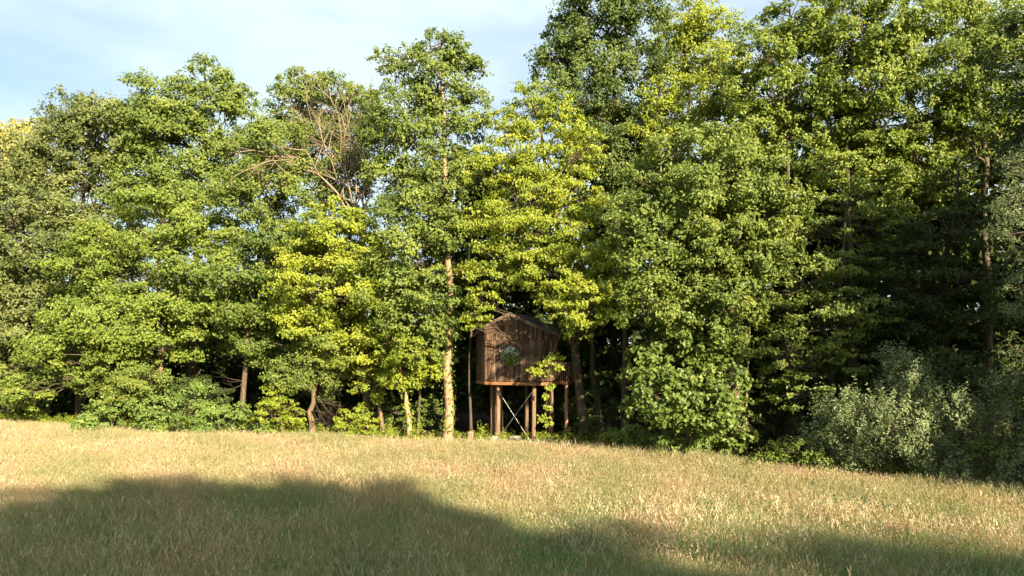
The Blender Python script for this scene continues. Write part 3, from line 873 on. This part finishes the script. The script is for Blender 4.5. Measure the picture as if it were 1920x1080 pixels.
def cabin():
    rng = np.random.default_rng(12)
    th = R(19.5)
    D = 33.5
    org = P(957.5, 640, D)
    org[2] = 0
    root = tag(empty('tree_house', org, -th), 'brown plank cabin on timber stilts with a round window', 'cabin')
    ZF, ZR, SL = 3.10, 6.50, 0.46        # floor underside, ridge underside, roof slope
    zr = lambda u: ZR - SL * abs(u)
    A, C, B = 1.32, 0.78, 2.5
    BK = 1.45
    plan = [(-BK, B), (-A - C, C), (-A, 0), (A, 0), (A + C, C), (BK, B)]
    WR, WZ = 0.50, 4.47
    def wall_run(p0, p1, pw):
        p0, p1 = np.array(p0), np.array(p1)
        L = np.linalg.norm(p1 - p0)
        d = (p1 - p0) / L
        nrm = np.array((d[1], -d[0]))
        s = 0.0
        while s < L - 0.01:
            w = min(pw * rng.uniform(0.75, 1.3), L - s)
            if L - s - w < 0.04:
                w = L - s
            a, b = p0 + d * (s + 0.007), p0 + d * (s + w - 0.007)
            za, zb = zr(a[0]), zr(b[0])
            split = 5.36 + rng.uniform(-.012, .012)
            for tier, (z0, z1a, z1b, out, th_) in enumerate(((ZF + .14 + rng.uniform(-.02, .03), split, split, rng.uniform(0, .012), .03),
                                             (split - .09 + rng.uniform(-.02, .02), za, zb, .034 + rng.uniform(0, .012), .03))):
                if min(z1a, z1b) < z0 + .03:
                    continue
                segs = [(z0, z1a, z1b)]
                if tier == 0 and abs(p0[1]) < 1e-6 and abs(p1[1]) < 1e-6:
                    m = max(abs(a[0]), abs(b[0])) if a[0] * b[0] > 0 else max(abs(a[0]), abs(b[0])) * .5
                    mm = min(abs(a[0]), abs(b[0])) if a[0] * b[0] > 0 else 0
                    if mm < WR + .03:
                        h = math.sqrt(max((WR + .03) ** 2 - mm * mm, 0))
                        segs = [(z0, WZ - h, WZ - h), (WZ + h, z1a, z1b)]
                for (q0, q1a, q1b) in segs:
                    if q1a - q0 < .02:
                        continue
                    o0, o1 = nrm * out, nrm * (out + th_)
                    bt = [(*(a + o1), q0), (*(b + o1), q0), (*(b + o0), q0), (*(a + o0), q0)]
                    tp = [(*(a + o1), q1a), (*(b + o1), q1b), (*(b + o0), q1b), (*(a + o0), q1a)]
                    link('plank', prism('plank', bt, tp, M['plank']), root)
            s += w
        # inner lining behind the boards
        return
    for i in range(5):
        wall_run(plan[i], plan[i + 1], 0.125 if 0 < i < 4 else 0.17)
    # lining: dark room shell, with a round hole behind the window made of wedge panels
    def lining():
        V, Fq = [], []
        ins = 0.03
        pl = [(u * (1 - ins / 2), v + (ins if v < 1 else 0)) for u, v in plan]
        for i in range(5):
            (u0, v0), (u1, v1) = pl[i], pl[i + 1]
            if i == 2:
                n = 32
                for k in range(n):
                    a0, a1 = 2 * math.pi * k / n, 2 * math.pi * (k + 1) / n
                    def outer(a):
                        cx, cz = math.cos(a), math.sin(a)
                        t = 1e9
                        if abs(cx) > 1e-6: t = min(t, (u1 if cx > 0 else u0) / cx)
                        if cz > 1e-6: t = min(t, (5.85 - WZ) / cz)
                        if cz < -1e-6: t = min(t, (ZF + .14 - WZ) / cz)
                        return (cx * t, v0, WZ + cz * t)
                    b = len(V)
                    V += [(math.cos(a0) * WR, v0, WZ + math.sin(a0) * WR), (math.cos(a1) * WR, v0, WZ + math.sin(a1) * WR), outer(a1), outer(a0)]
                    Fq.append((b, b + 1, b + 2, b + 3))
                b = len(V)
                V += [(u0, v0, 5.85), (0, v0, 5.85), (0, v0, ZR - .02), (u0, v0, zr(u0) - .02)]
                Fq.append((b, b + 1, b + 2, b + 3))
                V += [(0, v0, 5.85), (u1, v0, 5.85), (u1, v0, zr(u1) - .02), (0, v0, ZR - .02)]
                Fq.append((b + 4, b + 5, b + 6, b + 7))
            else:
                b = len(V)
                V += [(u0, v0, ZF + .14), (u1, v1, ZF + .14), (u1, v1, zr(u1) - .02), (u0, v0, zr(u0) - .02)]
                Fq.append((b, b + 1, b + 2, b + 3))
        b = len(V)
        u1 = BK - .03
        V += [(-u1, B, ZF + .14), (u1, B, ZF + .14), (u1, B, zr(u1)), (-u1, B, zr(u1))]
        Fq.append((b, b + 1, b + 2, b + 3))
        V += [(-u1, B, zr(u1)), (u1, B, zr(u1)), (0.01, B, ZR), (-.01, B, ZR)]
        Fq.append((b + 4, b + 5, b + 6, b + 7))
        link('lining', mesh_np('lining', V, Fq, [M['inside']]), root)
    lining()
    # floor slab and rim beams
    def polyslab(name, pts, z0, z1, mat):
        n = len(pts)
        me = bpy.data.meshes.new(name)
        v = [(u, w, z0) for u, w in pts] + [(u, w, z1) for u, w in pts]
        f = [tuple(range(n - 1, -1, -1)), tuple(range(n, 2 * n))] + [(i, (i + 1) % n, (i + 1) % n + n, i + n) for i in range(n)]
        me.from_pydata(v, [], f)
        me.materials.append(mat)
        me.update()
        return link(name, me, root)
    polyslab('floor_slab', [(u * .97, v + .05) for u, v in plan], ZF + .03, ZF + .135, M['inside'])
    def beam(p0, p1, z0, z1, t, mat, name, ext=0.03):
        p0, p1 = np.array(p0), np.array(p1)
        d = norm(p1 - p0)
        n = np.array((d[1], -d[0]))
        p0, p1 = p0 - d * ext, p1 + d * ext
        a, b, c, e = p0 + n * t, p1 + n * t, p1 - n * .05, p0 - n * .05
        return link(name, prism(name, [(*a, z0), (*b, z0), (*c, z0), (*e, z0)], [(*a, z1), (*b, z1), (*c, z1), (*e, z1)], mat), root)
    for i in range(5):
        beam(plan[i], plan[i + 1], ZF - 0.04 - .003 * i, ZF + .11 - .003 * i, .055 + .002 * i, M['beam'], 'floor_beam', -0.01)
    # roof: two slopes whose front follows the bay
    OV = 0.10
    def roof_side(s):
        f0, fc, ec = (0, -OV - .05), (s * (A + .04), -OV - .05), (s * (A + C + .16), C - .06)
        pts = [f0, fc, ec, (s * (BK + .16), B + .2), (0, B + .2)]
        z0 = [zr(u) + .03 for u, v in pts]
        lo = [(u, v, z) for (u, v), z in zip(pts, z0)]
        hi = [(u, v, z + .07) for (u, v), z in zip(pts, z0)]
        n = 5
        f = [tuple(range(n - 1, -1, -1)), tuple(range(n, 2 * n))] + [(i, (i + 1) % n, (i + 1) % n + n, i + n) for i in range(n)]
        me = bpy.data.meshes.new('roof')
        me.from_pydata(lo + hi, [], f)
        me.materials.append(M['roof'])
        me.update()
        ro = link('roof', me, root)
        def fasc(p, q):
            p, q = np.array(p), np.array(q)
            d = norm(q - p)
            nn = np.array((d[1], -d[0])) * (1 if s > 0 else -1)
            o0, o1 = nn * .004, nn * .035
            zp, zq = zr(p[0]), zr(q[0])
            lo = [(*(p + o1), zp - .05), (*(q + o1), zq - .05), (*(q + o0), zq - .05), (*(p + o0), zp - .05)]
            hi = [(*(p + o1), zp + .125), (*(q + o1), zq + .125), (*(q + o0), zq + .125), (*(p + o0), zp + .125)]
            link('fascia', prism('fascia', lo, hi, M['fascia']), ro)
        fasc(f0, fc)
        fasc(fc, ec)
    roof_side(-1)
    roof_side(1)
    # round window
    def ring(name, r0, r1, y0, y1, mat, parent, n=40):
        V, Fq = [], []
        for k in range(n):
            a = 2 * math.pi * k / n
            c, s = math.cos(a), math.sin(a)
            V += [(c * r0, y0, s * r0), (c * r1, y0, s * r1), (c * r1, y1, s * r1), (c * r0, y1, s * r0)]
        for k in range(n):
            i, j = 4 * k, 4 * ((k + 1) % n)
            for e in range(4):
                Fq.append((i + e, j + e, j + (e + 1) % 4, i + (e + 1) % 4))
        return link(name, mesh_np(name, V, Fq, [mat], smooth=False), parent)
    win = ring('window', WR - .012, WR + .022, -0.075, 0.02, M['frame'], root)
    win.location = (0, 0, WZ)
    n = 40
    V = [(math.cos(2 * math.pi * k / n) * (WR - .02), -.012, math.sin(2 * math.pi * k / n) * (WR - .02)) for k in range(n)]
    me = bpy.data.meshes.new('pane')
    me.from_pydata(V, [], [tuple(range(n))])
    me.materials.append(M['glass'])
    link('pane', me, win).rotation_euler = (R(-2.6), 0, 0)
    # stilts
    ct, st = math.cos(th), math.sin(th)
    def loc(px, DD):
        w = G(px, DD) - org
        return np.array((w[0] * ct - w[1] * st, w[0] * st + w[1] * ct))
    def stilt(u, v, r, ztop, name='post', lean=(0, 0)):
        pts = np.array([(u + lean[0], v + lean[1], -.1), (u + lean[0] * .6, v + lean[1] * .6, 1.2), (u, v, ztop)])
        vv, ff = tubes([(pts, np.array((r * 1.08, r, r * .94)))], 12)
        o = link(name, mesh_np(name, vv, ff, [M['post']], smooth=True), root)
        return pts
    zt = ZF - .05
    a_ = stilt(-.74, .28, .115, zt, lean=(-.06, 0))
    b_ = stilt(1.12, .28, .105, zt, lean=(-.04, 0))
    stilt(-1.55, 1.55, .12, zt)
    stilt(-1.25, 1.3, .09, zt)
    stilt(.1, 2.2, .10, zt)
    stilt(1.75, 1.2, .085, zt)
    stilt(1.35, 2.3, .09, zt)
    stilt(2.5, 1.2, .085, zt)
    stilt(-1.35, 2.3, .09, zt)
    for p, q in ((a_[2] - (0, 0, .25), b_[0] + (0, 0, .25)), (b_[2] - (0, 0, .25), a_[0] + (0, 0, .35))):
        p, q = p + (0, -.13, 0), q + (0, -.13 if p is not None else 0, 0)
        vv, ff = tubes([(np.array([p, q]), np.array((.010, .010)))], 6)
        link('brace_cable', mesh_np('brace_cable', vv, ff, [M['steel']], smooth=True), root)
    link('footing', prism('footing', [(-1.05, .05, 0), (-.55, .05, 0), (-.55, .6, 0), (-1.05, .6, 0)], [(-1.0, .1, .5), (-.6, .1, .5), (-.6, .55, .5), (-1.0, .55, .5)], M['concrete']), root)
    link('footing', prism('footing', [(-.45, .5, 0), (.3, .5, 0), (.3, .9, 0), (-.45, .9, 0)], [(-.42, .53, .46), (.27, .53, .46), (.27, .87, .46), (-.42, .87, .46)], M['concrete']), root)
    # side deck with rail
    u0, u1, v0, v1 = A + C - .04, A + C + .52, 1.0, 2.4
    dk = link('deck', box_mesh('deck', (u0, v0, ZF - .02), (u1, v1, ZF + .125), M['beam']), root)
    for k in range(5):
        vv = v0 + .04
        uu = u0 + .06 + k * (u1 - u0 - .12) / 4
        link('baluster', box_mesh('baluster', (uu - .018, vv - .02, ZF + .125), (uu + .018, vv + .02, ZF + 1.0), M['post']), dk)
    for k in range(1, 5):
        vv = v0 + .04 + k * .32
        link('baluster', box_mesh('baluster', (u1 - .06, vv - .018, ZF + .125), (u1 - .02, vv + .018, ZF + 1.0), M['post']), dk)
    link('rail', box_mesh('rail', (u0, v0, ZF + 1.0), (u1, v0 + .09, ZF + 1.06), M['fascia']), dk)
    link('rail', box_mesh('rail', (u1 - .09, v0 + .09, ZF + 1.003), (u1, v1, ZF + 1.063), M['fascia']), dk)
cabin()

def stump():
    base = G(882, 33.4)
    rng = np.random.default_rng(8)
    n = 14
    prof = [(0.0, .24), (.2, .19), (.72, .175), (.76, .165), (.76, .0)]
    V, Fq = [], []
    bumps = 1 + rng.normal(size=n) * .06
    for z, r in prof:
        for k in range(n):
            a = 2 * math.pi * k / n
            V.append((math.cos(a) * r * bumps[k], math.sin(a) * r * bumps[k], z + (0 if z < .4 else .02 * math.sin(a * 2))))
    for i in range(len(prof) - 1):
        for k in range(n):
            Fq.append((i * n + k, i * n + (k + 1) % n, (i + 1) * n + (k + 1) % n, (i + 1) * n + k))
    root = tag(empty('tree_stump', base), 'short sawn tree stump left of the cabin stilts', 'stump')
    mi = [0] * (3 * n) + [1] * n
    link('stump_body', mesh_np('stump_body', V[:4 * n], Fq[:3 * n], [M['bark']]), root)
    link('cut_face', mesh_np('cut_face', V[3 * n:], [(k, (k + 1) % n, n + (k + 1) % n, n + k) for k in range(n)], [M['cut']]), root)
stump()

# ------------------------------------------------------------------ meadow grass (uncountable)
def grass_mat(name, cols, trans=0.3):
    """colour picked by the tuft's own value"""
    return leaf_mat(name, cols, trans=trans, rough=0.6, spec=0.25, attr_type='INSTANCER', attr='tint', tint_c=(1.1, 1.2, 0.7))
M['blade'] = grass_mat('grass_blade', [(0.125, 0.31, 0.085), (0.18, 0.335, 0.11), (0.25, 0.33, 0.13)], .35)
M['straw'] = grass_mat('grass_straw', [(0.22, 0.23, 0.09), (0.30, 0.265, 0.115), (0.36, 0.28, 0.14)], .3)
M['seed'] = grass_mat('grass_seed_head', [(0.28, 0.27, 0.14), (0.37, 0.315, 0.175), (0.42, 0.30, 0.20)], .3)
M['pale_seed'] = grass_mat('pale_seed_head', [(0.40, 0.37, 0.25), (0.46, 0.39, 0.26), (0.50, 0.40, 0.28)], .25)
M['sorrel'] = grass_mat('sorrel_seed', [(0.30, 0.14, 0.08), (0.38, 0.19, 0.11), (0.45, 0.25, 0.15)], .3)

def tuft(name, rng, n_blade, n_stem, headmat, spread, hb, hs_, head_len, head_w):
    V, Fq, MI = [], [], []
    def ribbon(p, d, h, w, bend, mi, nseg=3):
        side = np.array((-d[1], d[0], 0.0))
        side = norm(side + rng.normal(size=3) * .3 * np.array((1, 1, 0)))
        b = len(V)
        for i in range(nseg + 1):
            t = i / nseg
            q = p + np.array((0, 0, h * (t - .25 * bend * t * t))) + d * bend * h * t * t
            ww = w * (1 - .75 * t)
            V.append(q - side * ww * .5)
            V.append(q + side * ww * .5)
        for i in range(nseg):
            Fq.append((b + 2 * i, b + 2 * i + 1, b + 2 * i + 3, b + 2 * i + 2))
            MI.append(mi)
        return q
    for k in range(n_blade):
        a = rng.uniform(0, 6.283)
        d = np.array((math.cos(a), math.sin(a), 0.0))
        p = np.array((rng.normal() * spread, rng.normal() * spread, 0.0))
        ribbon(p, d, hb * rng.uniform(.5, 1.15), .011, rng.uniform(.15, .9), 0)
    for k in range(n_stem):
        a = rng.uniform(0, 6.283)
        d = np.array((math.cos(a), math.sin(a), 0.0))
        p = np.array((rng.normal() * spread, rng.normal() * spread, 0.0))
        h = hs_ * rng.uniform(.7, 1.15)
        bend = rng.uniform(.05, .4)
        tip = ribbon(p, d, h, .006, bend, 1)
        # seed head: a few crossed slivers along the top
        ax = norm(np.array((d[0] * (bend * 1.6 + .15), d[1] * (bend * 1.6 + .15), 1.0)))
        for s in range(4):
            c = tip + ax * head_len * (s / 3 - .75)
            o = norm(rng.normal(size=3)) * head_w * (1.1 - .22 * s)
            b = len(V)
            V.extend([c - ax * head_len * .22, c + o, c + ax * head_len * .3, c - o])
            Fq.append((b, b + 1, b + 2, b + 3))
            MI.append(2)
    me = mesh_np(name, np.array(V), Fq, [M['blade'], M['straw'], M[headmat]], mat_idx=MI)
    return bpy.data.objects.new(name, me)

def meadow_grass():
    rng = np.random.default_rng(55)
    coll = bpy.data.collections.new('grass_tufts')
    kinds = []
    for i in range(3):
        kinds.append(tuft('a_blade_tuft_%d' % i, rng, 30, 5, 'seed', .14, .38, .50, .09, .010))
    for i in range(4):
        kinds.append(tuft('b_straw_tuft_%d' % i, rng, 18, 16, 'seed', .16, .35, .57, .10, .010))
    for i in range(2):
        kinds.append(tuft('c_sorrel_tuft_%d' % i, rng, 14, 9, 'sorrel', .14, .33, .50, .11, .013))
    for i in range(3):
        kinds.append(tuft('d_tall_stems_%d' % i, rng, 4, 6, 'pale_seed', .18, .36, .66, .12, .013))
    for o in kinds:
        coll.objects.link(o)
    # places
    pts = []
    n = 42000
    # even over the ground in view, with a margin
    y = np.sqrt(rng.uniform(11.0 ** 2, 44.0 ** 2, n * 2))
    x = rng.uniform(-0.92, 0.92, n * 2) * y
    ey = edge_y(x)
    ok = y < ey + 0.5
    x, y = x[ok], y[ok]
    def noise(x, y, s, seed):
        r = np.random.default_rng(seed)
        v = np.zeros_like(x)
        for k in range(7):
            a = r.uniform(0, 6.28)
            f = s * r.uniform(.6, 1.9)
            v += np.sin((x * math.cos(a) + y * math.sin(a)) * f + r.uniform(0, 6.28))
        return v / 7
    n1, n2, n3 = noise(x, y, .55, 1), noise(x, y, .9, 2), noise(x, y, 1.6, 3)
    N = len(x)
    u = rng.uniform(size=N)
    pb = np.clip(.36 + .55 * n1 + .3 * n3 + .40 * np.clip((25 - y) / 7, 0, 1), .1, .92)  # more green tufts nearby put the shaded meadow's tone into the colour
    ps = np.clip((n2 - .2) * .8, .03, .30)
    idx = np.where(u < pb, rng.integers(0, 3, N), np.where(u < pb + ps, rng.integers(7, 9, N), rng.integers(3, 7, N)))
    near_edge = (edge_y(x) - y) < 1.3
    idx = np.where(near_edge & (rng.uniform(size=N) < .7), rng.integers(0, 3, N), idx)
    idx = np.where(rng.uniform(size=N) < np.clip(.07 + .25 * n2 + .14 * np.clip((23 - y) / 7, 0, 1), .01, .4), rng.integers(9, 12, N), idx)  # more pale heads nearby, also to lighten the shaded grass by colour
    tint = np.clip(.5 + .75 * n3 + .6 * n2 + rng.normal(size=N) * .16, 0, 1)
    scale = np.clip(1 + .22 * n1 + rng.normal(size=N) * .15, .55, 1.6)
    scale *= np.clip(0.65 + 0.35 * (edge_y(x) - y) / 2.5, 0.6, 1.0)
    rot = rng.uniform(0, 6.283, N)
    me = bpy.data.meshes.new('grass')
    me.vertices.add(N)
    me.vertices.foreach_set('co', np.column_stack([x, y, np.zeros(N)]).astype(np.float32).ravel())
    for nm, ty, av in (('idx', 'INT', idx.astype(np.int32)), ('tintp', 'FLOAT', tint.astype(np.float32)), ('scl', 'FLOAT', scale.astype(np.float32)), ('rot', 'FLOAT', rot.astype(np.float32))):
        at = me.attributes.new(nm, ty, 'POINT')
        at.data.foreach_set('value', av)
    o = tag(link('grass', me), 'tall summer meadow grass with straw coloured seed heads', 'grass', kind='stuff')
    ng = bpy.data.node_groups.new('grass_scatter', 'GeometryNodeTree')
    ng.interface.new_socket('Geometry', in_out='INPUT', socket_type='NodeSocketGeometry')
    ng.interface.new_socket('Geometry', in_out='OUTPUT', socket_type='NodeSocketGeometry')
    gi = ng.nodes.new('NodeGroupInput'); go = ng.nodes.new('NodeGroupOutput')
    ci = ng.nodes.new('GeometryNodeCollectionInfo')
    ci.inputs['Collection'].default_value = coll
    ci.inputs['Separate Children'].default_value = True
    ci.inputs['Reset Children'].default_value = True
    ip = ng.nodes.new('GeometryNodeInstanceOnPoints')
    ip.inputs['Pick Instance'].default_value = True
    def named(nm, ty):
        nd = ng.nodes.new('GeometryNodeInputNamedAttribute')
        nd.data_type = ty
        nd.inputs['Name'].default_value = nm
        return nd.outputs['Attribute']
    m2p = ng.nodes.new('GeometryNodeMeshToPoints')
    cx = ng.nodes.new('ShaderNodeCombineXYZ')
    ng.links.new(named('rot', 'FLOAT'), cx.inputs['Z'])
    ng.links.new(gi.outputs[0], m2p.inputs['Mesh'])
    ng.links.new(m2p.outputs['Points'], ip.inputs['Points'])
    ng.links.new(ci.outputs[0], ip.inputs['Instance'])
    ng.links.new(named('idx', 'INT'), ip.inputs['Instance Index'])
    ng.links.new(cx.outputs[0], ip.inputs['Rotation'])
    ng.links.new(named('scl', 'FLOAT'), ip.inputs['Scale'])
    st = ng.nodes.new('GeometryNodeStoreNamedAttribute')
    st.data_type = 'FLOAT'
    st.domain = 'INSTANCE'
    st.inputs['Name'].default_value = 'tint'
    ng.links.new(ip.outputs['Instances'], st.inputs['Geometry'])
    ng.links.new(named('tintp', 'FLOAT'), st.inputs['Value'])
    ng.links.new(st.outputs['Geometry'], go.inputs[0])
    md = o.modifiers.new('scatter', 'NODES')
    md.node_group = ng
meadow_grass()
